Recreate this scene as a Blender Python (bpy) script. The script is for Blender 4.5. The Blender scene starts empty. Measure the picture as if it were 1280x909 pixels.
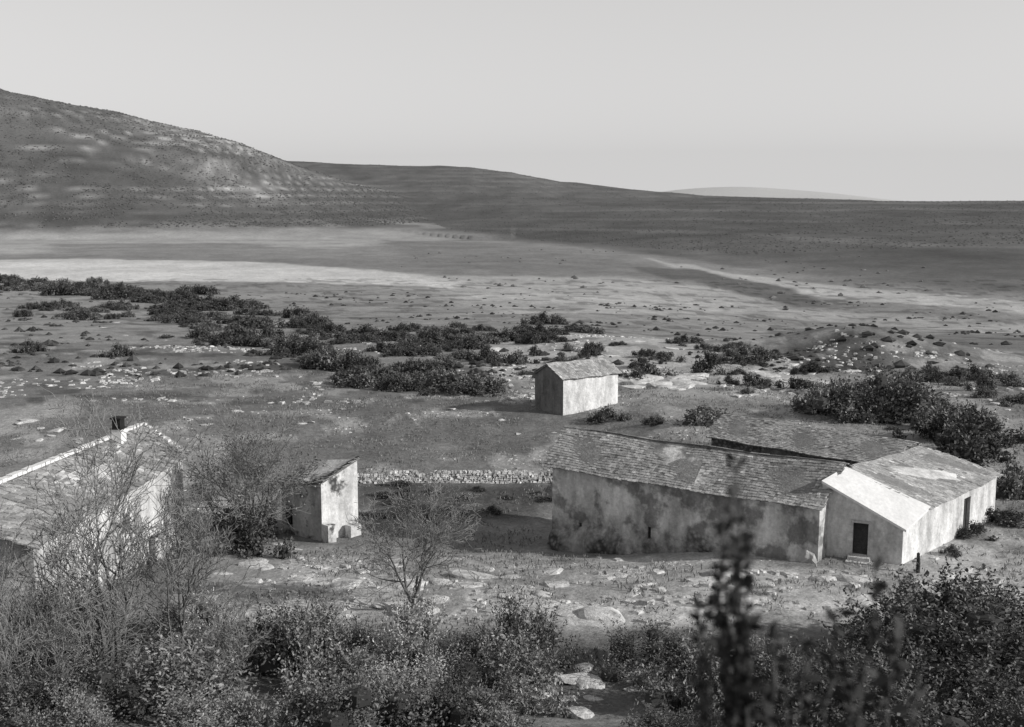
import bpy, math, random
import numpy as np
from mathutils import Vector
R=np.random.RandomState(7); random.seed(7)
scene=bpy.context.scene
COL=scene.collection
# ---------------------------------------------------------------- viewpoint
EYE=20.0; F=1400.0; PITCH=math.radians(8.31); SP=math.sin(PITCH); CP=math.cos(PITCH)
def slope(v):
    up=(454.5-np.asarray(v,float))/F
    return (SP-up*CP)/(CP+up*SP)
# ---------------------------------------------------------------- noise
def h2(x,y,s):
    n=np.sin(x*127.1+y*311.7+s*74.7)*43758.5453
    return n-np.floor(n)
def vn(x,y,s=0):
    xi=np.floor(x); yi=np.floor(y); fx=x-xi; fy=y-yi
    fx=fx*fx*(3-2*fx); fy=fy*fy*(3-2*fy)
    a=h2(xi,yi,s);b=h2(xi+1,yi,s);c=h2(xi,yi+1,s);d=h2(xi+1,yi+1,s)
    return (a*(1-fx)+b*fx)*(1-fy)+(c*(1-fx)+d*fx)*fy
def fbm(x,y,s=0,o=4):
    r=0;a=.5;t=0
    for i in range(o):
        r=r+a*vn(x*2**i,y*2**i,s+i*3.1);t+=a;a*=.5
    return r/t
def sm(t):
    t=np.clip(t,0,1);return t*t*(3-2*t)
# ---------------------------------------------------------------- terrain height
UA=[-700,0,80,150,200,250,300,340,380,430,480,540,600,680,760]
VA=[95,114,129,145,158,171,187,199,213,229,243,259,272,288,340]
UB=[-700,200,340,400,450,520,590,640,700,760,820,880,950,1020,1100,1180,1280,2200]
VB=[215,205,202,203,205,207,208,215,229,236,242,246,247,249,252,253,253,250]
def base0(u): return np.interp(u,[400,600,700,800,900,1000,1100,1200,1280],[1250,994,827,700,600,530,480,440,420])
def hills(x,y):
    u=640+1415*np.where(y>1,x/np.maximum(y,1),np.sign(x)*2)
    n=(fbm(x/260,y/260,21,5)-.5)
    zA=EYE-slope(np.interp(u,UA,VA))*1650
    tA=(y-1000)/650
    zA2=-15+(zA+15)*np.where(tA<1,sm(tA)*.7+.3*np.clip(tA,0,1),1-sm((y-1650)/1500))+n*48*np.clip(tA*1.3,0,1)*np.clip(2-tA,0,1)*np.clip((zA+15)/120,0,1)
    zA2=np.where((y>950)&(tA>0)&(zA>-15),zA2,-99)
    yB=np.interp(u,[600,800,1000,1280],[2300,1900,1600,1400])
    b0=base0(u)
    zB=EYE-slope(np.interp(u,UB,VB))*yB
    tB=(y-b0)/(yB-b0)
    zB2=-17+(zB+17)*np.where(tB<1,sm(tB)*.45+.55*np.clip(tB,0,1),1-sm((y-yB)/2000))+n*24*np.clip(tB*1.5,0,1)*np.clip(2-tB,0,1)*np.clip((zB+17)/80,.18,1)
    zB2=np.where((y>400)&(tB>0),zB2,-99)
    return u,zA2,zB2
def height(x,y):
    x=np.asarray(x,float);y=np.asarray(y,float)
    left=np.interp(y,[-200,-30,0,4,8,20,30,36,45,52,58,64,70,90,104,110,150,200,260,350,500,1000],
                     [60,28,18.4,17.0,15.0,8.4,4.4,2.5,1.75,1.5,.6,-.6,-1,-.9,0,0,-1,-4,-8,-12,-15,-15])
    right=np.interp(y,[-200,-30,0,4,8,20,30,36,45,52,58,66,75,90,104,110,150,200,300,450,1000],
                     [60,28,18.4,17.0,15.0,8.4,4.4,2.5,1.75,1.5,1.4,1.3,1.2,1.1,.9,.8,-1,-6,-13.5,-17,-17])
    k=np.where(y<130,sm((x-5)/11),sm((x/np.maximum(y,1)-.05)/.25))
    z=left*(1-k)+right*k
    flat=1-np.exp(-((x-23)/11)**4-((y-60)/9)**4)*.95
    nearm=sm((y-20)/20)*flat
    z=z+(fbm(x/9,y/9,3)-.5)*.7*nearm+(fbm(x/45,y/45,9)-.5)*1.6*sm((y-70)/60)+(fbm(x/1.3,y/1.3,5,3)-.5)*.22*nearm*(y<180)
    z=z+1.6*np.exp(-(((x-22)/26)**2+((y-165)/22)**2))+(fbm(x/5,y/5,44,4)-.5)*1.3*np.exp(-(((x-25)/22)**2+((y-140)/28)**2))
    z=z+3.8*np.exp(-(((x-50)/13)**2+((y-158)/13)**2))
    u,zA2,zB2=hills(x,y)
    # smooth union so that the spur melts into the ridge
    m=np.maximum(zA2,zB2);dd=np.abs(zA2-zB2);both=(zA2>-50)&(zB2>-50)
    m=m+np.where(both,np.clip(14-dd,0,14)**2/56,0)
    z=np.maximum(z,m)
    far=np.exp(-((u-925)/110.)**2)*200+np.exp(-((u-830)/60.)**2)*50+np.exp(-((u-1050)/70.)**2)*60
    z=z+far*np.exp(-((y-15000)/1500.)**2)
    return z
def site(u,v):
    """ground point at image pixel coordinates, by a ray cast from the viewpoint"""
    rx=(u-640)/F; up=(454.5-v)/F
    dy=CP+up*SP; dz=-SP+up*CP
    t=np.geomspace(3,4000,1200)
    g=height(rx*t,dy*t); d=EYE+dz*t-g
    i=np.argmax(d<0)
    if d[i]>=0: i=len(t)-1
    t=np.linspace(t[max(i-1,0)],t[i],60)
    d=EYE+dz*t-height(rx*t,dy*t);i=np.argmax(d<0);b=t[i]
    return rx*b,dy*b
def gz(x,y): return float(height(x,y))
# ---------------------------------------------------------------- materials
def newmat(name):
    m=bpy.data.materials.new(name);m.use_nodes=True
    return m,m.node_tree.nodes,m.node_tree.links,m.node_tree.nodes['Principled BSDF']
def mth(N,L,op,a,b=None,c=None,clamp=False):
    n=N.new('ShaderNodeMath');n.operation=op;n.use_clamp=clamp
    for i,q in enumerate((a,b,c)):
        if q is None: continue
        if isinstance(q,(int,float)): n.inputs[i].default_value=q
        else: L.new(q,n.inputs[i])
    return n.outputs[0]
def noise(N,L,vec,scale,detail=4,rough=.6):
    n=N.new('ShaderNodeTexNoise');n.inputs['Scale'].default_value=scale;n.inputs['Detail'].default_value=detail
    n.inputs['Roughness'].default_value=rough;L.new(vec,n.inputs['Vector']);return n.outputs['Fac']
def ramp(N,L,x,a,b,va=0,vb=1):
    n=N.new('ShaderNodeMapRange');n.inputs[1].default_value=a;n.inputs[2].default_value=b
    n.inputs[3].default_value=va;n.inputs[4].default_value=vb;L.new(x,n.inputs[0]);return n.outputs[0]
def mat(name,base=.2,attr=False,scales=((1.,.5),(8,.5)),bump=.4,bs=10,rough=.9,spec=.2,world=False):
    m,N,L,P=newmat(name)
    if world: vec=N.new('ShaderNodeNewGeometry').outputs['Position']
    else: vec=N.new('ShaderNodeTexCoord').outputs['Object']
    v=None
    if attr:
        a=N.new('ShaderNodeAttribute');a.attribute_name='Col';v=a.outputs['Fac'];v=mth(N,L,'MULTIPLY',v,base)
    for s,amt in scales:
        nz=ramp(N,L,noise(N,L,vec,s),.25,.75,1-amt,1+amt)
        if v is None: v=mth(N,L,'MULTIPLY',nz,base)
        else: v=mth(N,L,'MULTIPLY',v,nz)
    if v is None: P.inputs['Base Color'].default_value=(base,base,base,1)
    else:
        v=mth(N,L,'MINIMUM',v,.85); L.new(v,P.inputs['Base Color'])
    P.inputs['Roughness'].default_value=rough;P.inputs['Specular IOR Level'].default_value=spec
    if bump>0:
        b=N.new('ShaderNodeBump');b.inputs['Strength'].default_value=bump;b.inputs['Distance'].default_value=.15
        L.new(noise(N,L,vec,bs,5),b.inputs['Height']);L.new(b.outputs[0],P.inputs['Normal'])
    return m
def wallmat(name,plaster,stone,cover,seed,lowamt=.1,stain=0,foot_dark=0,edge=.05):
    """lime plaster, stained and fallen off in patches over rubble stone"""
    m,N,L,P=newmat(name)
    g=N.new('ShaderNodeNewGeometry').outputs['Position']
    mp=N.new('ShaderNodeMapping');mp.inputs['Location'].default_value=(seed,seed*2,seed);L.new(g,mp.inputs[0]);vec=mp.outputs[0]
    ms=N.new('ShaderNodeMapping');ms.inputs['Scale'].default_value=(.9,.9,.4);L.new(vec,ms.inputs[0])
    st=ramp(N,L,noise(N,L,ms.outputs[0],.9,6,.65),.35,.65,.55,1.15)
    ms2=N.new('ShaderNodeMapping');ms2.inputs['Scale'].default_value=(3.,3.,.3);L.new(vec,ms2.inputs[0])
    st2=ramp(N,L,noise(N,L,ms2.outputs[0],1.0,3),.3,.7,.88,1.08)
    fine=ramp(N,L,noise(N,L,vec,5,6,.7),.3,.7,.76,1.16)
    pl=mth(N,L,'MULTIPLY',mth(N,L,'MULTIPLY',mth(N,L,'MULTIPLY',st,fine),st2),plaster)
    if stain:
        sn=ramp(N,L,noise(N,L,vec,.5,5,.6),.49,.57,1.,1-stain)
        pl=mth(N,L,'MULTIPLY',pl,sn)
    vo=N.new('ShaderNodeTexVoronoi');vo.inputs['Scale'].default_value=3.6;L.new(vec,vo.inputs['Vector'])
    sb=ramp(N,L,vo.outputs['Distance'],.1,.55,1.15,.35)
    vc=N.new('ShaderNodeRGBToBW');L.new(vo.outputs['Color'],vc.inputs[0])
    stn=mth(N,L,'MULTIPLY',mth(N,L,'MULTIPLY',sb,ramp(N,L,vc.outputs[0],0,1,.6,1.3)),stone)
    z=N.new('ShaderNodeSeparateXYZ');L.new(g,z.inputs[0])
    low=ramp(N,L,z.outputs[2],-1.5,4,lowamt,-lowamt*.5)
    f=mth(N,L,'ADD',noise(N,L,vec,.42,7,.62),low)
    f=ramp(N,L,f,cover,cover+edge,0,1)
    mx=N.new('ShaderNodeMix');L.new(f,mx.inputs[0]);L.new(pl,mx.inputs[2]);L.new(stn,mx.inputs[3])
    cv=mx.outputs[0]
    if foot_dark:  # tone darkens toward the foot of the wall
        zz=mth(N,L,'SUBTRACT',z.outputs[2],mth(N,L,'MULTIPLY',noise(N,L,vec,.8,4),2.6))
        cv=mth(N,L,'MULTIPLY',cv,ramp(N,L,zz,-1.1,.9,1-foot_dark,1.))
    L.new(mth(N,L,'MINIMUM',cv,.82),P.inputs['Base Color'])
    hb=mth(N,L,'ADD',mth(N,L,'MULTIPLY',mth(N,L,'MULTIPLY',sb,f),.6),noise(N,L,vec,4,5))
    b=N.new('ShaderNodeBump');b.inputs['Strength'].default_value=.5;b.inputs['Distance'].default_value=.12
    L.new(hb,b.inputs['Height']);L.new(b.outputs[0],P.inputs['Normal'])
    P.inputs['Roughness'].default_value=.95;P.inputs['Specular IOR Level'].default_value=.1
    return m
M_ground=mat('ground_earth',1,True,((.35,.2),(1.7,.25),(7,.35)),.8,2.2,world=True,spec=.05)
M_leafdark=mat('evergreen_leaf',.085,True,((1.2,.4),),0,spec=.2,rough=.65)
M_leafgrey=mat('grey_scrub_leaf',.15,True,((1.2,.4),),0,spec=.25,rough=.6)
M_leafnear=mat('sapling_leaf',.05,True,((1.2,.4),),0,spec=.15,rough=.7)
M_leaffront=mat('glossy_thicket_leaf',.115,True,((1.2,.45),),0,spec=.25,rough=.6)
M_leafmid=mat('shrub_leaf',.20,True,((1.2,.4),),0,spec=.25,rough=.6)
M_leafpale=mat('pale_leaf',.33,True,((1.2,.3),),0,spec=.25,rough=.6)
M_scrub=mat('hill_scrub',.13,True,(),0,spec=.05)
M_grass=mat('grass_blade',1,True,(),0,spec=.1)
M_bark=mat('bark',.13,False,((3,.4),(14,.4)),.5,20)
M_twig=mat('twig_bark',.20,False,((3,.4),),0)
M_rock=mat('limestone',.54,True,((1.5,.3),(9,.35)),.7,5)
M_tile=mat('stone_tile',.31,True,((.5,.35),(2.5,.25),(9,.35)),.4,8)
M_tile_grey=mat('clay_tile',.38,True,((.7,.25),(2.5,.2),(9,.3)),.4,8)
M_white=mat('whitewash',.74,False,((.9,.12),(5,.12)),.2,6)
M_wood=mat('weathered_wood',.05,False,((2,.4),(20,.3)),.4,12)
M_dark=mat('dark_opening',.02,False,((2,.3),),0)
W_main=wallmat('plaster_wall_barn',.68,.34,.54,3.,.14,.58,.45,.14)
W_white=wallmat('plaster_wall_annex',.72,.4,.70,11.)
W_hut=wallmat('plaster_wall_hut',.76,.35,.72,31.)
W_hut_shade=wallmat('plaster_wall_hut_shaded',.21,.15,.70,37.)  # hut gable, its shade put into a darker plaster colour
W_stone=wallmat('bare_stone_wall',.14,.18,.40,37.)
W_ruin_shade=wallmat('plaster_wall_ruin_shaded',.50,.32,.55,47.)  # shed faces turned from the sun, shade painted as a greyer tone
W_left=wallmat('plaster_wall_house',.72,.4,.6,17.,.1,.3)
W_ruin=wallmat('plaster_wall_ruin',.72,.28,.55,23.,.08)
# ---------------------------------------------------------------- mesh helpers
def mesh(name,V,Fc,m,col=None,smooth=False):
    me=bpy.data.meshes.new(name)
    V=np.asarray(V,float)
    if isinstance(Fc,np.ndarray):
        nf,k=Fc.shape
        me.vertices.add(len(V));me.vertices.foreach_set('co',V.ravel())
        me.loops.add(nf*k);me.loops.foreach_set('vertex_index',Fc.ravel().astype(np.int32))
        me.polygons.add(nf);me.polygons.foreach_set('loop_start',np.arange(0,nf*k,k,dtype=np.int32))
        me.polygons.foreach_set('loop_total',np.full(nf,k,dtype=np.int32))
        me.update(calc_edges=True)
    else:
        me.from_pydata(V.tolist(),[],Fc)
    if col is not None:
        a=me.color_attributes.new('Col','FLOAT_COLOR','POINT')
        c=np.ones((len(V),4));c[:,:3]=np.asarray(col)[:,None];a.data.foreach_set('color',c.ravel())
    me.materials.append(m)
    me.polygons.foreach_set('use_smooth',[smooth]*len(me.polygons))
    me.update();return me
def obj(name,me,loc=(0,0,0),parent=None,label=None,cat=None,group=None,kind=None):
    o=bpy.data.objects.new(name,me);COL.objects.link(o)
    if parent is not None: o.parent=parent
    else: o.location=loc
    if label:o['label']=label
    if cat:o['category']=cat
    if group:o['group']=group
    if kind:o['kind']=kind
    return o
def part(name,V,Fc,m,parent,col=None,smooth=False,label=None):
    V=np.asarray(V,float)-np.array(parent.location)
    return obj(name,mesh(name,V,Fc,m,col,smooth),parent=parent,label=label)
def prism(corners,ztops,zb):
    n=len(corners)
    V=[(x,y,zb) for x,y in corners]+[(c[0],c[1],z) for c,z in zip(corners,ztops)]
    Fc=[tuple(range(n-1,-1,-1)),tuple(range(n,2*n))]+[(i,(i+1)%n,n+(i+1)%n,n+i) for i in range(n)]
    return V,Fc
def box(c,ax,ay,hx,hy,z0,z1):
    c=np.array(c[:2]);ax=np.array(ax);ay=np.array(ay)
    q=[c-ax*hx-ay*hy,c+ax*hx-ay*hy,c+ax*hx+ay*hy,c-ax*hx+ay*hy]
    if ax[0]*ay[1]-ax[1]*ay[0]<0:q=q[::-1]
    return prism([tuple(p) for p in q],[z1]*4,z0)
def cut(o,V,Fc):
    V=np.asarray(V,float)-np.array(o.parent.location)
    me=bpy.data.meshes.new('c');me.from_pydata(V.tolist(),[],Fc)
    c=bpy.data.objects.new('c',me);COL.objects.link(c);c.location=o.parent.location
    md=o.modifiers.new('b','BOOLEAN');md.operation='DIFFERENCE';md.object=c;md.solver='EXACT'
    bpy.context.view_layer.update()
    dg=bpy.context.evaluated_depsgraph_get()
    nm=bpy.data.meshes.new_from_object(o.evaluated_get(dg))
    o.modifiers.clear();o.data=nm;bpy.data.objects.remove(c)
def tiles(A,B,C,D,row=.26,w=(.16,.3),th=.035,seed=1,sag=.05,under=.10,rough=1.):
    """stone slab covering between eave A-B and ridge D-C, one mesh"""
    r=np.random.RandomState(seed)
    A,B,C,D=[np.array(p,float) for p in (A,B,C,D)]
    n=np.cross(B-A,D-A);n/=np.linalg.norm(n)
    if n[2]<0:n=-n
    def P(s,t): 
        p=(A*(1-s)+B*s)*(1-t)+(D*(1-s)+C*s)*t
        return p-np.array([0,0,1])*sag*math.sin(math.pi*s)*(.5+t)+np.array([0,0,1])*.035*math.sin(s*17+t*5)
    L=np.linalg.norm(B-A);S=np.linalg.norm(D-A);nr=max(2,int(S/row))
    V=[];Fc=[];col=[]
    def hexa(lo,hi,c):
        b=len(V);V.extend(lo);V.extend(hi);col.extend([c]*8)
        Fc.extend([(b+3,b+2,b+1,b),(b+4,b+5,b+6,b+7),(b,b+1,b+5,b+4),(b+1,b+2,b+6,b+5),(b+2,b+3,b+7,b+6),(b+3,b,b+4,b+7)])
    ns=12
    for i in range(ns):
        q=[P(i/ns,0),P((i+1)/ns,0),P((i+1)/ns,1),P(i/ns,1)]
        hexa([p-n*under for p in q],[p-n*.005 for p in q],.6)
    for j in range(nr+1):
        s=-.01-r.rand()*.015
        while s<1.0:
            ww=r.uniform(*w)/L
            t0=j/nr-.02-r.rand()*.25/nr*rough;t1=min(t0+1.45/nr,1.02)
            if t0<1.0:
                lift=th*r.uniform(.6,1.6)*rough
                q=[P(s,t0)+n*lift,P(s+ww*.94,t0+r.normal(0,.05)/nr)+n*lift*r.uniform(.7,1.2),P(s+ww*.96,t1)+n*.006,P(s,t1)+n*.006]
                c=r.uniform(.74,1.22)
                if r.rand()<.06:c*=.6
                if r.rand()<.05:c*=1.45
                hexa([p-n*th for p in q],q,c)
            s+=ww
    return V,Fc,col
def building(name,loc,label,cat):
    e=bpy.data.objects.new(name,None);COL.objects.link(e);e.location=loc;e['label']=label;e['category']=cat
    e.empty_display_size=.5
    return e
def unit(a,b):
    d=np.array(b[:2],float)-np.array(a[:2],float);return d/np.linalg.norm(d)
# ---------------------------------------------------------------- terrain mesh
def build_ground():
    fine=np.radians(np.arange(-34,34.01,.125))
    wide=np.radians(np.arange(36,86,2.0))
    ang=np.concatenate([-wide[::-1],fine,wide])
    rad=np.concatenate([[.5,6,12,18,24],np.geomspace(28,26000,600)])
    A,Rr=np.meshgrid(ang,rad)
    X=np.sin(A)*Rr;Y=np.cos(A)*Rr-30
    Z=height(X,Y)
    nr,nc=X.shape
    x=X.ravel();y=Y.ravel();z=Z.ravel()
    idx=np.arange(nr*nc).reshape(nr,nc)
    Fq=np.stack([idx[:-1,:-1],idx[:-1,1:],idx[1:,1:],idx[1:,:-1]],-1).reshape(-1,4)[:,::-1]
    col=np.full(x.shape,.21)
    ds=np.hypot(x,y)
    wob=np.clip(ds*.02,.6,16)
    xw=x+(fbm(x/wob/2,y/wob/2,41)-.5)*wob*2.2;yw=y+(fbm(x/wob/2,y/wob/2,77)-.5)*wob*2.2
    def put(pts,val,soft,amt=1.):
        nonlocal col
        P=np.array([site(*p) for p in pts])
        lo=P.min(0)-soft;hi=P.max(0)+soft
        sel=np.nonzero((xw>lo[0])&(xw<hi[0])&(yw>lo[1])&(yw<hi[1]))[0]
        xs=xw[sel];ys=yw[sel]
        inside=np.zeros(xs.shape,bool);dist=np.full(xs.shape,1e9)
        for i in range(len(P)):
            a=P[i];b=P[(i+1)%len(P)]
            c=((a[1]>ys)!=(b[1]>ys));xx=(b[0]-a[0])*(ys-a[1])/(b[1]-a[1]+1e-9)+a[0]
            inside^=c&(xs<xx)
            e=b-a;t=np.clip(((xs-a[0])*e[0]+(ys-a[1])*e[1])/(e@e+1e-9),0,1)
            dist=np.minimum(dist,np.hypot(xs-a[0]-t*e[0],ys-a[1]-t*e[1]))
        sd=np.where(inside,dist,-dist)
        m=sm(sd/soft+.5)*amt
        col[sel]=col[sel]*(1-m)+val*m
    col=np.where(y>110,.24,col)
    put([(-200,430),(300,430),(600,500),(660,520),(700,560),(640,585),(-200,600)],.19,6)
    put([(200,600),(690,600),(690,700),(280,700)],.19,2)
    put([(240,680),(900,680),(1000,725),(1280,725),(1280,790),(240,790)],.33,2)
    put([(1140,690),(1280,660),(1280,735),(1000,730)],.33,2)
    put([(-300,795),(1500,795),(1500,900),(-300,900)],.12,2)
    put([(590,425),(700,412),(860,425),(930,455),(880,500),(790,515),(740,480),(600,470)],.42,7)
    put([(900,440),(1000,450),(1060,480),(1000,505),(880,500)],.39,6)
    put([(-300,385),(300,385),(620,425),(560,440),(300,425),(-300,430)],.27,15)
    put([(-300,350),(560,362),(600,395),(300,385),(-300,372)],.28,20)
    put([(540,345),(760,345),(960,372),(900,400),(620,392),(560,375)],.40,20)
    put([(-300,288),(500,288),(560,300),(420,312),(-300,322)],.36,50)
    put([(-300,262),(150,268),(330,282),(300,290),(-300,290)],.26,20)
    put([(-300,328),(150,324),(330,328),(470,338),(585,352),(560,361),(330,352),(-300,350)],.56,12)
    put([(60,306),(300,304),(560,320),(600,333),(460,330),(330,320),(60,318)],.25,20)
    put([(480,300),(640,306),(760,322),(860,352),(760,340),(520,334)],.21,25)
    put([(800,324),(900,340),(1060,358),(1300,378),(1300,394),(1060,375),(900,352)],.42,9)
    put([(780,334),(860,338),(1000,362),(1060,385),(1000,385),(900,360),(800,342)],.14,8)
    put([(960,385),(1100,392),(1300,405),(1300,418),(1080,405),(960,395)],.36,8)
    put([(1000,410),(1300,422),(1300,450),(1120,440),(1000,425)],.19,12)
    put([(985,432),(1050,424),(1110,440),(1110,470),(1010,465)],.10,5)
    put([(1150,500),(1240,500),(1290,560),(1280,600),(1200,585),(1150,545)],.38,4)
    put([(1060,480),(1190,500),(1130,560),(900,530),(860,510)],.27,5)
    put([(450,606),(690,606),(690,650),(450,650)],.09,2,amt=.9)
    u,zA2,zB2=hills(x,y)
    isA=(zA2>=zB2)&(zA2>-30)&(y<2600)
    wa=isA*sm((zA2+5)/45)
    hill=np.maximum(sm((zA2+13)/10),sm((y-base0(u))/np.clip(base0(u)*.12,40,120))*(zB2>-30))
    wav=z+7*fbm(x/300,y/300,12)
    line=np.clip(1-np.abs(np.mod(wav,8.)/8.-.5)*6,0,1)*sm((fbm(x/220,z/12,14)-.32)/.15)
    line2=np.clip(1-np.abs(np.mod(wav,4.)/4.-.5)*4,0,1)*sm((fbm(x/140,z/8,19)-.40)/.2)
    dk=np.clip(1-np.abs(np.mod(wav+2.2,8.)/8.-.5)*6,0,1)
    pat=sm((fbm(x/300,y/160,91,4)-.45)/.25)
    base=(.72+.56*fbm(x/50,y/110,55,5))
    diag=np.exp(-((u-(z*-.9+340))/60.)**2)*isA  # sunlit diagonal band put into the hill colour
    rk=sm((fbm(x/16,y/30,13)-.46)/.12)
    hA=.15*base*(.84+1.15*line+.5*line2-.22*dk)*(.88+.3*pat)*(1+diag*(.15+.7*rk))
    hB=.128*base*(.96+.34*line-.08*dk)*(.93+.14*pat)*(.92+.22*sm(z/60))
    hc=hA*wa+hB*(1-wa)
    ledge=np.exp(-((z+5)/4.)**2)*isA*sm((fbm(x/60,y/40,15)-.42)/.1);hc=hc*(1+1.1*ledge)
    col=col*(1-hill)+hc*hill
    col=col*(.76+.48*fbm(x/14,y/14,61,5))*np.where(y<400,.8+.4*fbm(x/3,y/3,62,4),1)
    col=col*(.85+.3*fbm(x/120,y/35,63,4))
    strip=.9+.2*vn(x/400+y/90,y/38,71);col=np.where((y>230)&(y<1000),col*strip,col)
    rocky=sm((fbm(x/5,y/5,64,5)-.58)/.05)*(y<170)*(y>48);col=col*(1-rocky*.5)+.45*rocky*.5
    yard=sm((fbm(x/3,y/1.8,164,4)-.50)/.06)*(y>46)*(y<60)*(x>-16);col=col*(1-yard*.6)+.54*yard*.6
    scr=sm((fbm(x/6,y/6,65,4)-.58)/.06)*((y>110)&(y<500));col=col*(1-scr*.4)
    col=np.where(y>5000,.48,col)  # aerial perspective put into the colour: far mountains paled
    col=np.clip(col,.03,.8)
    V=np.stack([x,y,z],1)
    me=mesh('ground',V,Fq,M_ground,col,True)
    obj('ground',me,kind='structure',label='rolling dry grassland valley with bare scrubby hills beyond')
build_ground()
# ---------------------------------------------------------------- foliage
def quads(C,size,r,aspect=.5,up=None,lean=1.0):
    n=len(C)
    a=r.normal(size=(n,3))
    if up is not None: a=a*lean+np.asarray(up)
    a/=np.linalg.norm(a,axis=1)[:,None]
    b=np.cross(a,r.normal(size=(n,3)));b/=np.linalg.norm(b,axis=1)[:,None]+1e-9
    s=(size*r.uniform(.6,1.3,n))[:,None]
    w=s*aspect
    V=np.stack([C-a*s*.0,C+a*s*.5+b*w*.5,C+a*s,C+a*s*.5-b*w*.5],1).reshape(-1,3)
    Fq=np.arange(4*n).reshape(n,4)
    c=np.repeat(r.uniform(.55,1.5,n),4)
    return V,Fq,c
def bush_mesh(name,seed,m,nl=9,nleaf=1400,size=.12,shoots=0,shleaf=14,flat=1.,core=True,wide=.42,shl=(.12,.42),sx=1.):
    r=np.random.RandomState(seed)
    c=np.stack([r.normal(0,wide,nl)*sx,r.normal(0,wide,nl),r.uniform(.2,1.05,nl)*flat],1)
    if sx>1: c[:,0]=r.uniform(-1,1,nl)*sx
    c[:,2]*=np.clip(1.25-np.hypot(c[:,0]/sx,c[:,1])*.8,.3,1.2)
    rad=r.uniform(.22,.5,nl)
    k=r.randint(0,nl,nleaf);d=r.normal(size=(nleaf,3));d/=np.linalg.norm(d,axis=1)[:,None]
    lump=.78+.5*r.rand(nleaf)
    P=c[k]+d*(rad[k]*lump)[:,None];P[:,2]=np.abs(P[:,2])
    Vs=[];Fs=[];Cs=[];o=0
    V,Fq,cc=quads(P,size,r,.6,d,.8);cc*=.7+.7*np.repeat(vn(P[:,0]*3,P[:,1]*3+P[:,2]*2,seed),4)
    Vs.append(V);Fs.append(Fq);Cs.append(cc);o+=len(V)
    if shoots:
        k=r.randint(0,nl,shoots);d=r.normal(size=(shoots,3));d[:,2]=np.abs(d[:,2])+.5;d/=np.linalg.norm(d,axis=1)[:,None]
        st=c[k]+d*(rad[k]*.8)[:,None];d2=d+np.array([0,0,.7]);d2/=np.linalg.norm(d2,axis=1)[:,None]
        ln=r.uniform(*shl,shoots)
        t=np.linspace(0,1,shleaf)
        P=(st[:,None,:]+d2[:,None,:]*(ln[:,None]*t)[:,:,None]).reshape(-1,3)
        U=np.repeat(d2,shleaf,0)
        V,Fq,cc=quads(P,size*.85,r,.45,U*.7,.7)
        cc*=np.repeat(np.repeat(r.uniform(.6,1.5,shoots),shleaf),4)
        Vs.append(V);Fs.append(Fq+o);Cs.append(cc);o+=len(V)
    if core:  # dark inner lobes added to block light through the leaves
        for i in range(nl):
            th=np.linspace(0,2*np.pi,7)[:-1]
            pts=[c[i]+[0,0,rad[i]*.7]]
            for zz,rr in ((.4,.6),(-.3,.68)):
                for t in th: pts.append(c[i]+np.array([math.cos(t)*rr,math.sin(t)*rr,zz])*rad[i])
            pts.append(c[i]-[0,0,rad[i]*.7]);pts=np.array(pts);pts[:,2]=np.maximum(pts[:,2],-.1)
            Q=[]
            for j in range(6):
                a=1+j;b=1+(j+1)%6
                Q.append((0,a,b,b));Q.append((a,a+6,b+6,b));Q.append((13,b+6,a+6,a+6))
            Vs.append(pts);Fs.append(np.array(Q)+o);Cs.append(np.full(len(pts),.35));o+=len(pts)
    V=np.concatenate(Vs);Fq=np.concatenate(Fs);cc=np.concatenate(Cs)
    Fl=[tuple(dict.fromkeys(f)) for f in Fq.tolist()]
    return mesh(name,V,Fl,m,cc)
def tubes(segs):
    V=[];Fc=[]
    for p0,p1,r0,r1,n in segs:
        p0=np.array(p0);p1=np.array(p1);d=p1-p0;L=math.sqrt(d@d)
        if L<1e-6: continue
        d=d/L;a=np.array([d[1]*.2-d[2]*.9,d[2]*.3-d[0]*.2,d[0]*.9-d[1]*.3]);a/=math.sqrt(a@a)
        b=np.array([d[1]*a[2]-d[2]*a[1],d[2]*a[0]-d[0]*a[2],d[0]*a[1]-d[1]*a[0]])
        o=len(V)
        for p,rr in ((p0,r0),(p1,r1)):
            for i in range(n):
                t=2*math.pi*i/n;V.append(p+(a*math.cos(t)+b*math.sin(t))*rr)
        for i in range(n): Fc.append((o+i,o+(i+1)%n,o+n+(i+1)%n,o+n+i))
    return V,Fc
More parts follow.
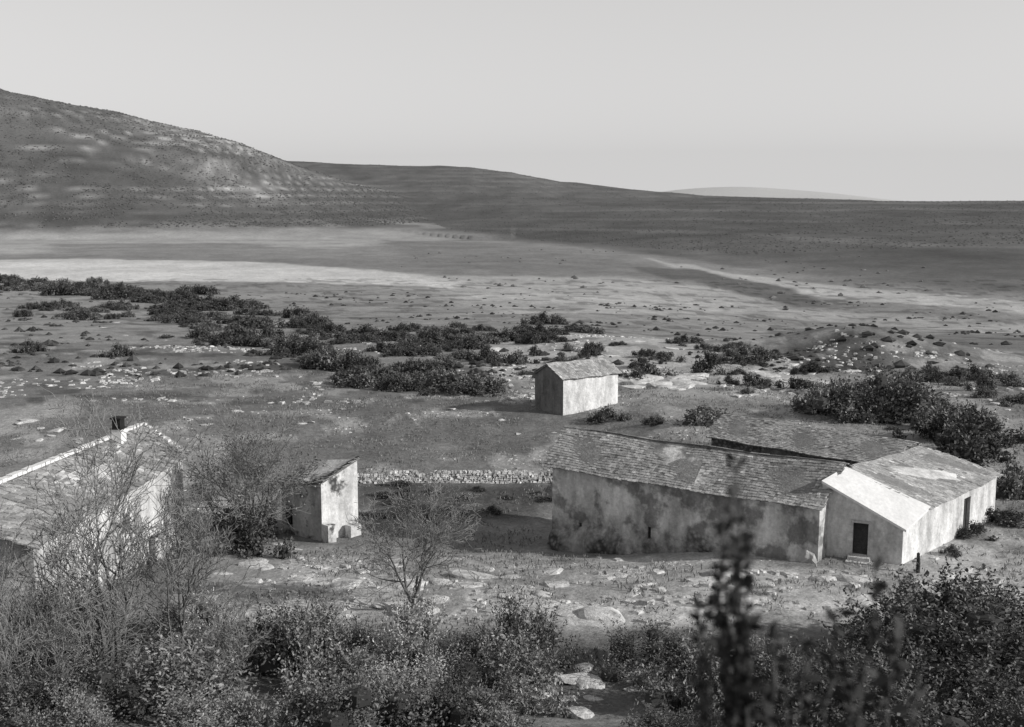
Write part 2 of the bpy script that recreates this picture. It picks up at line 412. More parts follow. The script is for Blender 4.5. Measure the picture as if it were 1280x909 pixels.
def bare(seed,H,nst=1,spread=.55,kids=(7,7,6,4),r0=.13,minr=.009,upb=.12,lean=.35,first=.3):
    r=np.random.RandomState(seed);big=[];small=[];tips=[]
    def br(p,d,L,rad,lv):
        n=[6,5,4,3,3][lv];d=d/np.linalg.norm(d);pts=[(p,rad,d)]
        for i in range(n):
            d=d+r.normal(0,.10+.05*lv,3)+np.array([0,0,upb]);d/=np.linalg.norm(d)
            q=p+d*L/n;ra=max(minr,rad*(1-.75*(i+1)/n))
            (big if lv<=1 else small).append((p,q,pts[-1][1],ra,6 if lv==0 else 5 if lv==1 else 3))
            p=q;pts.append((p,ra,d))
        if lv>=len(kids): tips.append(p);return
        for k in range(kids[lv]):
            t=r.uniform(first if lv==0 else .15,1.);i=min(n-1,int(t*n));f=t*n-i
            bp=pts[i][0]*(1-f)+pts[i+1][0]*f;bd=pts[i][2]
            e=r.normal(size=3);e-=e@bd*bd;e/=np.linalg.norm(e)
            ang=r.uniform(.4,.85) if lv>0 else r.uniform(.4,spread+.4)
            nd=bd*math.cos(ang)+e*math.sin(ang)
            br(bp,nd,L*r.uniform(.45,.72),max(minr,pts[i+1][1]*.75),lv+1)
    for s in range(nst):
        a=6.28*(s+r.rand()*.5)/nst;k=0 if nst==1 else lean
        br(np.array([math.cos(a)*.12*(nst>1),math.sin(a)*.12*(nst>1),-.2]),np.array([math.cos(a)*k,math.sin(a)*k,1.]),H*.62*r.uniform(.85,1.1),r0,0)
    return big,small,tips
def bare_tree(x,y,seed,H,label,leaf=None,nleaf=0,name='bare_tree',cat='tree',bole=0,ivy=0,**k):
    e=building(name,(x,y,gz(x,y)),label,cat)
    big,small,tips=bare(seed,H,**k)
    if bole:
        up=np.array([0,0,bole])
        big=[(p+up,q+up,a_,b_,n_) for p,q,a_,b_,n_ in big];small=[(p+up,q+up,a_,b_,n_) for p,q,a_,b_,n_ in small];tips=[t+up for t in tips]
        rr_=k['r0']*1.7
        big+=[(np.array([0,0,-.3]),np.array([.05,0,bole*.5]),rr_*1.25,rr_,8),(np.array([.05,0,bole*.5]),np.array([0,0,bole*.95]),rr_,rr_*1.1,8)]
    V,Fc=tubes(big);obj('trunk',mesh('trunk',V,Fc,M_bark),parent=e)
    V,Fc=tubes(small);obj('crown',mesh('crown',V,Fc,M_twig),parent=e)
    if leaf:
        r=np.random.RandomState(seed);T=np.array(tips)
        P=T[r.randint(0,len(T),nleaf)]+r.normal(0,.16,(nleaf,3))
        V,Fq,c=quads(P,.13,r,.6)
        obj('foliage',mesh('foliage',V,Fq,leaf,c),parent=e)
    if ivy:
        r=np.random.RandomState(seed+1);B=np.array([p for p,q,a_,b_,n_ in big if a_>k['r0']*.3])
        P=B[r.randint(0,len(B),ivy)];P=P+r.normal(0,.24,(ivy,3));P[:,2]=np.maximum(P[:,2]*r.uniform(.6,1,ivy),.05)
        V,Fq,c=quads(P,.16,r,.7);obj('ivy',mesh('ivy',V,Fq,M_leafdark,c),parent=e)
    return e
# ---------------------------------------------------------------- BUILDINGS
a=(2.4,65.0);b=(15.8,55.8);c=(17.9,58.9);d=(3.8,68.6)
ax=unit(a,b);nb=unit(b,c)
barn=building('stone_barn',(8,62,gz(8,62)),'long low stone barn with stained plaster walls and slab roof','building')
c2=(c[0]+nb[0]*3.6,c[1]+nb[1]*3.6);d2=(d[0]+nb[0]*3.6,d[1]+nb[1]*3.6)
V,Fc=prism([a,b,c,c2,d2,d],[4.42,4.42,5.82,4.5,4.5,5.82],-3.2)
Fc=[f for f in Fc if f!=tuple(range(6,12))]+[(6,7,8,11),(11,8,9,10)]
w=part('wall',V,Fc,W_main,barn)
def slit(wallobj,t,A_,B_,z0,z1,hw,name='window',depth=.35,m=M_dark,parent=None):
    A_=np.array(A_);B_=np.array(B_);dd=unit(A_,B_);nn=np.array([dd[1],-dd[0]])
    p=A_*(1-t)+B_*t
    Vc,Fc_=box(p,dd,nn,hw,depth,z0,z1);cut(wallobj,Vc,Fc_)
    q=p-nn*(depth-.06)
    Vc,Fc_=box(q,dd,nn,hw-.003,.05,z0+.003,z1-.003)
    part(name,Vc,Fc_,m,parent or wallobj.parent)
    return p,dd,nn
for t,z0,z1,hw in ((.12,.3,1.2,.11),(.40,1.0,1.7,.10)):
    slit(w,t,a,b,z0,z1,hw)
Vt,Ft,ct=tiles((a[0]-.25-nb[0]*.25,a[1]+.1-nb[1]*.25,4.40),(b[0]-nb[0]*.25,b[1]-nb[1]*.25,4.40),(c[0],c[1],5.98),(d[0]-.3,d[1]+.15,5.98),seed=2,row=.25,sag=.14)
Vt2,Ft2,ct2=tiles((d2[0]-.3,d2[1]+.1,4.62),(c2[0],c2[1],4.62),(c[0],c[1],5.97),(d[0]-.3,d[1]+.15,5.97),seed=3,row=.36,w=(.3,.6))
n0=len(Vt);part('roof',list(Vt)+list(Vt2),Ft+[tuple(i+n0 for i in f) for f in Ft2],M_tile,barn,ct+ct2)
nf=np.array([ax[1],-ax[0]])
def footing(t0,t1,out,h,nm):
    A_=np.array(a)*(1-t0)+np.array(b)*t0;B_=np.array(a)*(1-t1)+np.array(b)*t1
    n=18;V=[];Fc=[]
    r=np.random.RandomState(int(t0*100)+5)
    for i in range(n+1):
        s=i/n;p=A_*(1-s)+B_*s;g=gz(p[0]-.4,p[1]-.5);o=out*(.75+.5*r.rand());hh=h*(.75+.45*r.rand())*math.sin(math.pi*min(1,max(.08,s)))**.4
        for off,z in ((-.1,g-.8),(o*1.2,g-.8),(o,g+.35*hh),(o*.6,g+.75*hh),(.04,g+hh),(-.1,g+hh)):
            V.append((*(p+nf*off),z))
    for i in range(n):
        for j in range(5): Fc.append((i*6+j,i*6+6+j,i*6+6+j+1,i*6+j+1))
    part(nm,V,Fc,W_main,barn,label='rough rubble footing bulging from the wall')
footing(.0,.34,.6,1.7,'buttress');footing(.80,1.0,.35,.9,'buttress')
# back range
e1=(13.5,74.3);e2=(22.3,65.9);k1=(15.5,77.8);k2=(25.2,69.0)
nb2=unit(e1,k1)
back=building('farm_outbuilding',(19,71.5,gz(19,71.5)),'low farm outbuilding with wide shallow tiled roof','building')
f1=(k1[0]+nb2[0]*3.4,k1[1]+nb2[1]*3.4);f2=(k2[0]+nb2[0]*3.4,k2[1]+nb2[1]*3.4)
V,Fc=prism([e1,e2,k2,f2,f1,k1],[4.1,4.1,4.78,4.0,4.0,4.78],-3)
part('wall',V,Fc,W_stone,back)
Vt,Ft,ct=tiles((e1[0]-.4,e1[1]-.1,4.2),(e2[0]+.1,e2[1]-.3,4.2),(k2[0],k2[1],4.95),(k1[0]-.3,k1[1]+.3,4.95),seed=5)
Vt2,Ft2,ct2=tiles((f1[0]-.3,f1[1]+.3,4.1),(f2[0],f2[1],4.1),(k2[0],k2[1],4.94),(k1[0]-.3,k1[1]+.3,4.94),seed=6,row=.4)
n0=len(Vt);part('roof',list(Vt)+list(Vt2),Ft+[tuple(i+n0 for i in f) for f in Ft2],M_tile,back,[q*.95 for q in ct+ct2])
# annex
O=np.array([20.,55.4]);fl=np.array([16.25,57.05]);fr=np.array([28.5,64.2]);bl=np.array([24.8,66.6])
rd=unit(O,fr);ld=unit(fl,bl)
annex=building('whitewashed_annex',(21,60,gz(21,60)),'small whitewashed stone annex with plank door and sloping roof','building')
m1=O+rd*2.7;m0=fl+ld*2.7
Vp,Fp=prism([tuple(fl),tuple(O),tuple(m1),tuple(fr),tuple(bl),tuple(m0)],[5.42,3.34,3.9,3.98,5.0,5.55],-2.5)
Fp=[f for f in Fp if f!=tuple(range(6,12))]+[(6,7,8,11),(11,8,9,10)]
w=part('wall',Vp,Fp,W_white,annex)
t=.49;P0=fl*(1-t)+O*t
p,dd,nn=slit(w,t,tuple(fl),tuple(O),1.72,3.42,.38,name='door',depth=.3,m=M_wood)
Vb,Fb=box(P0+nn*.03,dd,nn,.5,.06,3.44,3.56);part('lintel',Vb,Fb,M_rock,annex,col=np.full(8,.9))
p2,dd2,nn2=slit(w,.66,tuple(O),tuple(fr),1.45,3.45,.45,name='door',depth=.3,m=M_wood)
Vs=[];Fs=[]
for i,(o_,h_) in enumerate(((.28,1.70),(.62,1.53),(.96,1.36),(1.3,1.2))):
    vb,fb=box(P0+nn*(o_+.02)+dd*(.04*i),dd,nn,.55+.1*i,.17,.3,h_);n0=len(Vs);Vs+=vb;Fs+=[tuple(q+n0 for q in f) for f in fb]
part('step',Vs,Fs,M_rock,annex,col=np.full(len(Vs),.95))
def P3(p,z):return (p[0],p[1],z)
out=np.array([rd[1],-rd[0]])*.2
Vt,Ft,ct=tiles(P3(m1+out,3.98),P3(fr+out+rd*.25,4.06),P3(bl+rd*.2,5.15),P3(m0,5.70),seed=8,row=.24,w=(.16,.28),th=.03,rough=.7)
part('roof',Vt,Ft,M_tile_grey,annex,ct)
ff=np.array([-.12,-.2])
Vv=[P3(fl+ff,5.50),P3(O+ff+out,3.38),P3(m1+out,4.02),P3(m0,5.72)]
Vv=[(x_,y_,z_+.03) for x_,y_,z_ in Vv]+[(x_,y_,z_-.10) for x_,y_,z_ in Vv]
part('verge',Vv,[(0,1,2,3),(7,6,5,4),(0,4,5,1),(1,5,6,2),(2,6,7,3),(3,7,4,0)],M_white,annex,label='broad white plastered edge of the roof')
# hut
h0=(4.8,103.5);h1=(10.3,107.4);h3=(2.2,106.5);h2_=(h1[0]+h3[0]-h0[0],h1[1]+h3[1]-h0[1])
hut=building('stone_hut',(6.2,106.5,gz(6.2,106.5)),'small whitewashed hut with shade-painted gable and tiled roof','hut')
g1=((h0[0]+h3[0])/2,(h0[1]+h3[1])/2);g2=((h1[0]+h2_[0])/2,(h1[1]+h2_[1])/2)
V,Fc=prism([h0,h1,g2,h2_,h3,g1],[3.45,3.45,4.58,3.45,3.45,4.58],-2)
Fc=[f for f in Fc if f!=tuple(range(6,12))]+[(6,7,8,11),(11,8,9,10)]
w=part('wall',V,Fc,W_hut,hut)
w.data.materials.append(W_hut_shade)
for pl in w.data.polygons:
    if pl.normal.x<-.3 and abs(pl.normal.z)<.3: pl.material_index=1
hd=np.array(unit(h0,h1));hn=np.array([hd[1],-hd[0]])
def hp(p,al,ou,z):return (p[0]+hd[0]*al+hn[0]*ou,p[1]+hd[1]*al+hn[1]*ou,z)
Vt,Ft,ct=tiles(hp(h0,-.2,.2,3.42),hp(h1,.2,.2,3.42),hp(g2,.2,0,4.7),hp(g1,-.2,0,4.7),seed=11,row=.28,w=(.2,.3),sag=.03)
Vt2,Ft2,ct2=tiles(hp(h3,-.2,-.2,3.42),hp(h2_,.2,-.2,3.42),hp(g2,.2,0,4.695),hp(g1,-.2,0,4.695),seed=12,row=.3,sag=.03)
n0=len(Vt);part('roof',list(Vt)+list(Vt2),Ft+[tuple(i+n0 for i in f) for f in Ft2],M_tile_grey,hut,ct+ct2)
# ruin shed
s0=(-11.65,66.5);s1=(-9.7,68.5);s3=(-14.6,69.0);s2=(-12.7,71.0)
shed=building('ruined_shed',(-12.2,68.7,gz(-12.2,68.7)),'crumbling little stone shed with peeling plaster and sunken roof','shed')
V,Fc=prism([s0,s1,s2,s3],[3.0,3.95,3.3,2.4],-2.5)
w=part('wall',V,Fc,W_ruin,shed)
w.data.materials.append(W_ruin_shade)
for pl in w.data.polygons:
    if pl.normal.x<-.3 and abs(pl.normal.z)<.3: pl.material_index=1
slit(w,.18,s3,s0,-.4,1.0,.35,name='doorway',depth=.5)
Vt,Ft,ct=tiles((s3[0]-.2,s3[1]-.2,2.42),(s0[0]+.1,s0[1]-.2,3.06),(s1[0]+.15,s1[1]+.05,4.05),(s2[0],s2[1],3.4),seed=15,row=.3,w=(.25,.5),rough=2.2,sag=.25)
part('roof',Vt,Ft,M_tile,shed,[q*.7 for q in ct])
vb,fb=box((-11.2,66.3),(.7,.7),(.7,-.7),.3,.35,-1.5,.4);part('buttress',vb,fb,W_ruin,shed)
vb,fb=box((-9.9,67.6),(.7,.7),(.7,-.7),.4,.3,-1.5,.0);part('buttress',vb,fb,W_ruin,shed)
# left farmhouse
L0=np.array([-20.6,46.5]);L1=np.array([-19.1,63.4]);K0=np.array([-24.9,46.5]);K1=np.array([-21.9,64.8]);G0=2*K0-L0;G1=2*K1-L1
house=building('farmhouse',(-22,55,gz(-22,55)),'old stone farmhouse with plastered wall, grey slab roof and chimney','building')
V,Fc=prism([tuple(L0),tuple(L1),tuple(K1),tuple(G1),tuple(G0),tuple(K0)],[5.35,5.45,6.75,5.4,5.4,6.75],-3)
Fc=[f for f in Fc if f!=tuple(range(6,12))]+[(6,7,8,11),(11,8,9,10)]
w=part('wall',V,Fc,W_left,house)
for t,z0,z1,hw,nm in ((.86,2.6,3.6,.35,'window'),(.55,3.0,4.0,.35,'window'),(.72,.0,2.0,.45,'door')):
    slit(w,t,tuple(L0),tuple(L1),z0,z1,hw,name=nm,m=M_wood if nm=='door' else M_dark)
Vt,Ft,ct=tiles((L0[0]+.3,L0[1]-.3,5.34),(L1[0]+.3,L1[1]+.3,5.44),(K1[0],K1[1]+.3,6.92),(K0[0],K0[1]-.3,6.92),seed=21,row=.42,w=(.25,.45),th=.07,sag=.12,rough=1.4)
Vt2,Ft2,ct2=tiles((G0[0]-.2,G0[1]-.3,5.4),(G1[0]-.2,G1[1]+.3,5.4),(K1[0],K1[1]+.3,6.91),(K0[0],K0[1]-.3,6.91),seed=22,row=.4)
n0=len(Vt);part('roof',list(Vt)+list(Vt2),Ft+[tuple(i+n0 for i in f) for f in Ft2],M_tile_grey,house,[q*.92 for q in ct+ct2])
kd=unit(K0,K1);kn=np.array([kd[1],-kd[0]])
Vv=[];Fv=[]
r=np.random.RandomState(9)
for i in range(46):
    q=K0+(K1-K0)*(i/46.);vb,fb=box(q+kd*.2,kd,kn,.19,.15+.05*r.rand(),6.84,6.96+.06*r.rand());n0=len(Vv);Vv+=vb;Fv+=[tuple(j+n0 for j in f) for f in fb]
for i in range(9):
    s=i/9;q0=K1*(1-s)+L1*s;dq=unit(K1,L1);z_=6.92*(1-s)+5.44*s
    vb,fb=box(q0+dq*.18+kd*.18,dq,kd,.175,.16,z_-.22,z_+.05);n0=len(Vv);Vv+=vb;Fv+=[tuple(j+n0 for j in f) for f in fb]
part('ridge',Vv,Fv,M_white,house,label='white mortared ridge and verge caps')
cp=K0+(K1-K0)*.82+kn*.45
vb,fb=box(cp,kd,kn,.30,.29,6.2,7.35)
ch=part('chimney',vb,fb,M_white,house)
vb,fb=box(cp,kd,kn,.35,.34,7.35,7.42)
v2,f2_=box(cp,kd,kn,.25,.24,7.42,7.92);v3,f3_=box(cp,kd,kn,.33,.32,7.92,8.0)
Va=vb+v2+v3;Fa=fb+[tuple(j+8 for j in f) for f in f2_]+[tuple(j+16 for j in f) for f in f3_]
Va=np.array(Va)-np.array(house.location)
obj('chimney_cap',mesh('chimney_cap',Va,Fa,M_dark),parent=ch)
# ---------------------------------------------------------------- rocks
def rock_mesh(name,seed,flat=.55):
    r=np.random.RandomState(seed)
    import bmesh
    bm=bmesh.new();bmesh.ops.create_icosphere(bm,subdivisions=2,radius=1)
    pl=r.normal(size=(14,3));pl[:,2]*=.7;pl/=np.linalg.norm(pl,axis=1)[:,None];cutd=r.uniform(.45,.8,14)
    for v in bm.verts:
        p=np.array(v.co)
        for q,cd_ in zip(pl,cutd):
            e=p@q-cd_
            if e>0:p=p-q*e*.95
        p=p*(1+r.normal(0,.03));p[2]*=flat;v.co=p
    me=bpy.data.meshes.new(name);bm.to_mesh(me);bm.free()
    a=me.color_attributes.new('Col','FLOAT_COLOR','POINT');n=len(me.vertices)
    cc=np.ones((n,4));cc[:,:3]=r.uniform(.75,1.15,n)[:,None];a.data.foreach_set('color',cc.ravel())
    me.materials.append(M_rock);return me
rocks=[rock_mesh('boulder',i,f) for i,f in enumerate((.35,.28,.4,.22,.32,.3,.26))]
def put_rock(u,v,s,i):
    x,y=site(u,v)
    o=obj('boulder',rocks[i%7],(x,y,gz(x,y)-s*.03),label='pale weathered limestone slab half sunk in dry grass',cat='rock',group='limestone slabs in the pasture')
    o.scale=(s*random.uniform(.8,1.9),s*random.uniform(.6,1.1),s*random.uniform(.6,1.3));o.rotation_euler=(random.uniform(-.15,.15),random.uniform(-.15,.15),random.uniform(-.5,.5))
n=0
for (u0,u1,v0,v1,k,s0_,s1_) in ((270,680,700,765,34,.35,1.1),(680,960,715,775,38,.35,1.3),(960,1280,712,760,22,.3,1.1),(600,850,835,895,34,.35,1.0),
     (780,865,472,488,20,1.,2.6),(620,900,425,500,26,.5,1.6),(20,140,525,560,10,.4,1.),(180,460,480,540,8,.3,.7),(560,700,500,545,6,.3,.8),(1170,1270,500,590,14,.3,.9),
     (1000,1060,480,500,10,.8,1.9),(60,400,385,420,8,.5,1.2),(290,460,640,700,7,.2,.5),(900,1100,450,500,24,.5,1.7)):
    for i in range(k):
        put_rock(random.uniform(u0,u1),random.uniform(v0,v1),s0_+(s1_-s0_)*random.random()**1.5,n);n+=1
put_rock(500,766,.9,0)
cube=np.array([(-1,-1,-1),(1,-1,-1),(1,1,-1),(-1,1,-1),(-.6,-.7,1),(.7,-.6,1),(.6,.7,1),(-.7,.5,1)],float)
cf=np.array([(3,2,1,0),(4,5,6,7),(0,1,5,4),(1,2,6,5),(2,3,7,6),(3,0,4,7)])
r=np.random.RandomState(5)
SV=[];SC=[]
def stones(xs,ys,s,c0=.6,c1=1.1):
    n=len(xs)
    q=cube[None]*np.stack([s*r.uniform(.7,1.5,n),s*r.uniform(.6,1.1,n),s*r.uniform(.2,.5,n)],1)[:,None,:]*(1+r.normal(0,.14,(n,8,3)))
    a=r.rand(n)*6.28;ca=np.cos(a)[:,None];sa=np.sin(a)[:,None]
    q=np.stack([q[...,0]*ca-q[...,1]*sa,q[...,0]*sa+q[...,1]*ca,q[...,2]],-1)+np.stack([xs,ys,height(xs,ys)],1)[:,None,:]
    SV.append(q.reshape(-1,3));SC.append(np.repeat(r.uniform(c0,c1,n),8))
xs=r.uniform(-35,45,7000);ys=46+70*r.rand(7000)**1.1
k=fbm(xs/5,ys/5,64,5)>.60;stones(xs[k],ys[k],r.uniform(.05,.17,k.sum()))
xs=r.uniform(-14,24,1500);ys=r.uniform(46,60,1500);k=fbm(xs/3,ys/1.8,164,4)>.52;stones(xs[k],ys[k],.05+.3*r.rand(k.sum())**3)
xs=r.uniform(-60,70,6000);ys=r.uniform(110,200,6000);k=fbm(xs/9,ys/9,65,4)>.55;stones(xs[k],ys[k],r.uniform(.12,.45,k.sum()))
SV=np.concatenate(SV);SC=np.concatenate(SC);ns=len(SV)//8
obj('field_stones',mesh('field_stones',SV,(cf[None]+8*np.arange(ns)[:,None,None]).reshape(-1,4),M_rock,SC),kind='stuff',label='loose pale limestone scattered over the pasture')
# dry stone wall
V=[];Fc=[];cc=[]
W0=np.array(site(446,602));W1=np.array(site(700,602))
wd=unit(W0,W1);wn=np.array([-wd[1],wd[0]]);Lw=np.linalg.norm(W1-W0)
for j in range(6):
    s=0
    while s<Lw:
        si=r.uniform(.08,.19)
        for side in (-1,1):
            p=W0+wd*s+wn*side*(.20-.025*j)
            hz=float(height(p[0],p[1]))
            if j==5 and vn(s*.6,0,3)+r.rand()*.4<.6: continue
            if j==4 and vn(s*.6,0,3)<.2: continue
            q=cube*np.array([si*1.05,.17,.08])*(1+r.normal(0,.18,(8,3)));a_=math.atan2(wd[1],wd[0])+r.normal(0,.3)
            q=np.stack([q[:,0]*math.cos(a_)-q[:,1]*math.sin(a_),q[:,0]*math.sin(a_)+q[:,1]*math.cos(a_),q[:,2]],1)+[p[0],p[1],hz+.06+j*.145+r.normal(0,.02)]
            o=len(V);V.extend(q);Fc.extend([tuple(int(k+o) for k in f) for f in cf]);cc.extend([r.uniform(.55,1.25)]*8)
        s+=si*1.95
l0=(W0+W1)/2;lz=gz(*l0)
obj('dry_stone_wall',mesh('dry_stone_wall',np.array(V)-[l0[0],l0[1],lz],Fc,M_rock,cc),(l0[0],l0[1],lz),label='low dry stone wall of pale rubble edging the pasture',cat='wall')
x,y=site(1147,716)
e=building('wooden_post',(x,y,gz(x,y)),'short dark weathered wooden post beside the annex','post')
V,Fc=tubes([((0,0,-.2),(.02,0,.5),.11,.10,7),((.02,0,.5),(0,.02,1.0),.10,.08,7),((0,.02,1.0),(0,.02,1.05),.08,.01,7)]);obj('shaft',mesh('shaft',V,Fc,M_wood),parent=e)
# ---------------------------------------------------------------- shrubs
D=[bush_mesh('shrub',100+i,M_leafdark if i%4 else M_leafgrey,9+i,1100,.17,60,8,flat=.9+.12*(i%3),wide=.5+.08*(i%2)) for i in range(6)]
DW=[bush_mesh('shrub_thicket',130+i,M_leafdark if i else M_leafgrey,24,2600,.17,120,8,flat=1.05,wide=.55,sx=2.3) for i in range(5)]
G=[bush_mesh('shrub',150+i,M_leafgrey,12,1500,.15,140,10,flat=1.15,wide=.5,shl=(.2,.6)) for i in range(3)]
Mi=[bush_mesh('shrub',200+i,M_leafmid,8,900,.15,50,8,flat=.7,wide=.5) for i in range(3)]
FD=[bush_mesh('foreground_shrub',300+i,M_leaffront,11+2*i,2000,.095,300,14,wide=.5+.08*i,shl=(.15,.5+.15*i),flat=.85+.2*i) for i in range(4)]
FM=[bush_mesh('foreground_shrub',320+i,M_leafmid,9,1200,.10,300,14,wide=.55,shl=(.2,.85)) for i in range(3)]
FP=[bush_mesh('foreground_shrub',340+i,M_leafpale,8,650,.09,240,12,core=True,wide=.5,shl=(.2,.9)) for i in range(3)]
count=0
def shrub(u,v,s,src,label,group,name='shrub',zs=1.):
    global count
    x,y=site(u,v)
    o=obj(name,random.choice(src),(x,y,gz(x,y)-.12*s),label=label,cat='shrub',group=group)
    o.scale=(s*random.uniform(.8,1.5),s*random.uniform(.85,1.2),s*zs*random.uniform(.7,1.25));o.rotation_euler=(0,0,random.uniform(-.6,.6)+random.choice((0,3.14)));count+=1
LB='dark evergreen shrub rooted in stony pasture';GB='evergreen shrubs dotted over the pasture'
def along(pts,n,jit,s0,s1,src=D,jv=None):
    P=np.array(pts,float);seg=np.hypot(*(P[1:]-P[:-1]).T);cum=np.concatenate([[0],np.cumsum(seg)])
    for i in range(n):
        t=cum[-1]*(i+random.uniform(-.4,1.4))/n if src is DW else random.uniform(0,cum[-1])
        u=np.interp(t,cum,P[:,0])+random.gauss(0,jit);v=np.interp(t,cum,P[:,1])+random.gauss(0,jv or jit*.3)
        w_=src is DW
        shrub(u,v,s0+(s1-s0)*random.random()**1.4,src,'long tangled thicket of dark evergreen scrub' if w_ else LB,GB,name='shrub_thicket' if w_ else 'shrub')
along([(230,408),(330,433),(420,460),(480,476),(575,494)],25,5,1.1,1.9,DW,jv=4)
along([(240,412),(330,435),(420,460),(480,476),(570,492)],14,14,.7,1.8,jv=8)
along([(20,385),(110,390),(240,398),(400,410),(480,422),(560,426),(640,424),(740,412)],60,10,.9,1.8,DW,jv=7)
along([(380,420),(480,436),(560,446),(600,455)],12,12,.9,1.5,DW,jv=7)
along([(0,395),(400,412),(560,432),(740,412)],22,18,.5,1.5,jv=9)
along([(0,358),(110,365),(200,376),(300,388)],42,10,1.7,3.1,DW,jv=4)
along([(0,354),(60,356),(160,364)],8,14,2.0,3.0,jv=3)
along([(480,466),(520,474),(560,486)],8,9,1.6,2.4,jv=4)
along([(400,452),(450,466)],5,9,1.4,2.2,jv=3)
along([(560,440),(680,436),(900,446)],11,24,.5,1.0,DW,jv=9)
along([(560,455),(680,445),(900,455)],18,30,.4,1.1,jv=12)
along([(870,445),(960,460),(1020,485)],7,18,.6,1.1,DW,jv=10)
along([(880,455),(960,470),(1040,505),(1100,520),(1150,535)],22,26,.5,1.4,jv=14)
along([(1020,512),(1080,525),(1140,532)],12,12,1.6,2.5,G,jv=5)
along([(1190,545),(1230,560),(1265,580)],11,16,1.,2.,jv=11)
along([(1100,470),(1180,475),(1270,490)],6,20,.7,1.2,DW,jv=9)
along([(1150,465),(1270,500)],10,26,.6,1.6,G,jv=11)
for u,v,s in ((805,473,1.9),(880,530,1.6),(755,525,.9),(820,530,.8),(780,525,.6),(1268,620,1.6),(645,455,1.4),(610,452,1.2),(955,450,1.3),(150,446,1.1),(40,440,1.3)): shrub(u,v,s,D,LB,GB)
for u,v,s in ((312,692,1.2),(318,668,1.5),(300,675,1.1),(1215,672,.6),(1250,655,1.),(1190,694,.5)):
    shrub(u,v,s,[D[1],D[2],D[3]],'leafy bush growing against the farm buildings','bushes beside the buildings')
for i in range(26): shrub(random.uniform(450,688),random.uniform(608,650),random.uniform(.3,.75),[Mi[0],D[1],D[2],Mi[1]],'low rough bramble clump under the dry stone wall','bramble clumps beside the yard',name='bramble_clump',zs=.55)
GF='bushes of the hillside thicket'
LABS={id(FD):'dense glossy evergreen bush in a hillside thicket',id(FM):'bushy shrub with greyish leaves in a hillside thicket',id(FP):'loose shrub with pale small leaves and thin twigs'}
def fshrub(u,v,s,src): shrub(u,v,s,src,LABS[id(src)],GF,name='thicket_shrub')
for row,(vv,n_) in enumerate(((810,17),(850,18),(893,19),(930,19))):
    for i in range(n_):
        u=-20+1320*(i+random.uniform(-.5,.5))/(n_-1)
        v=vv+random.uniform(-22,22)*(1 if row<3 else .4)
        if row==0 and (u>560 and u<1080) and random.random()<.5: continue
        if row==0 and u<560 and random.random()<.2: continue
        if 610<u<870 and row in(1,2) and random.random()<.75: continue
        if 640<u<840 and row==3 and random.random()<.4: continue
        s=(.55+1.15*random.random()**1.4)*(1.0 if row<3 else .8)
        if u<380: src=random.choice([FM,FP,FM,FD] if row==0 else [FM,FP,FD,FM])
        elif u<620: src=random.choice([FD,FM,FP])
        elif u<1050: src=random.choice([FD,FD,FM])
        else: src=FD;s*=1.15
        fshrub(u,v,s,src)
for u,v,s,src in ((600,832,1.3,FD),(655,830,1.3,FD),(810,832,1.3,FD),(300,812,1.0,FP),(255,800,1.1,FP),(210,790,1.0,FM),(350,822,1.,FP),(1180,815,1.9,FD),(1245,815,2.1,FD),(1210,850,1.9,FD),(1260,860,2.0,FD),(1130,835,1.5,FD),(400,822,1.,FM),(60,790,1.1,FM),(100,800,1.2,FM),(905,850,1.3,FD),(960,860,1.4,FM),(450,815,.9,FM),(640,885,.8,FM)):
    fshrub(u,v,s,src)
print('shrubs',count)
oc=np.array([(0,0,1),(1,0,.35),(.3,.9,.3),(-.8,.6,.4),(-.8,-.6,.3),(.3,-.9,.4),(.8,.1,-.2),(.3,.8,-.2),(-.8,.5,-.2),(-.8,-.5,-.2),(.3,-.8,-.2)],float)
of=np.array([(0,1,2),(0,2,3),(0,3,4),(0,4,5),(0,5,1)]+[q for i in range(5) for q in ((1+i,6+i,6+(i+1)%5),(1+i,6+(i+1)%5,1+(i+1)%5))])
def blobs(xs,ys,smin,smax,name,label,c=(.3,.9),m=M_leafdark):
    r=np.random.RandomState(len(xs));n=len(xs)
    s=smin+(smax-smin)*r.rand(n)**2
    q=oc[None]*s[:,None,None]*(1+r.normal(0,.2,(n,11,3)))*np.array([1,1,.75]);q+=np.stack([xs,ys,height(xs,ys)],1)[:,None,:]
    Fq=(of[None]+11*np.arange(n)[:,None,None]).reshape(-1,3)
    obj(name,mesh(name,q.reshape(-1,3),Fq,m,np.repeat(r.uniform(*c,n),11)),kind='stuff',label=label)
r=np.random.RandomState(77)
def scat(n,y0,y1,umin,umax,th,sc):
    y=y0*(y1/y0)**r.rand(n);u=r.uniform(umin,umax,n);x=(u-640)/1415*y
    k=fbm(x/sc,y/sc,99,4)>th;return x[k],y[k]
a1=scat(3200,130,400,-60,1340,.56,18);blobs(*a1,.25,.9,'low_scrub','low scattered scrub across the valley floor')
a2=scat(200,400,800,500,1340,.5,60);blobs(*a2,.6,1.5,'valley_scrub','scattered bushes and small trees in the valley fields',(.6,1.3),M_leafgrey)
a3=scat(22000,1000,1750,-80,620,.36,60)
_,zA2,zB2=hills(*a3);k=(zA2>-6)&(zA2>=zB2);blobs(a3[0][k],a3[1][k],.5,1.5,'hillside_scrub','patchy dark scrub covering the terraced hill',(.65,1.2),M_scrub)
a4=scat(20000,700,2300,200,1340,.30,70)
u_,zA2,zB2=hills(*a4);k=(zB2>-14.)&(zB2>zA2);blobs(a4[0][k],a4[1][k],.35,1.0,'ridge_scrub','even dark scrub covering the long ridge',(.8,1.2),M_scrub)
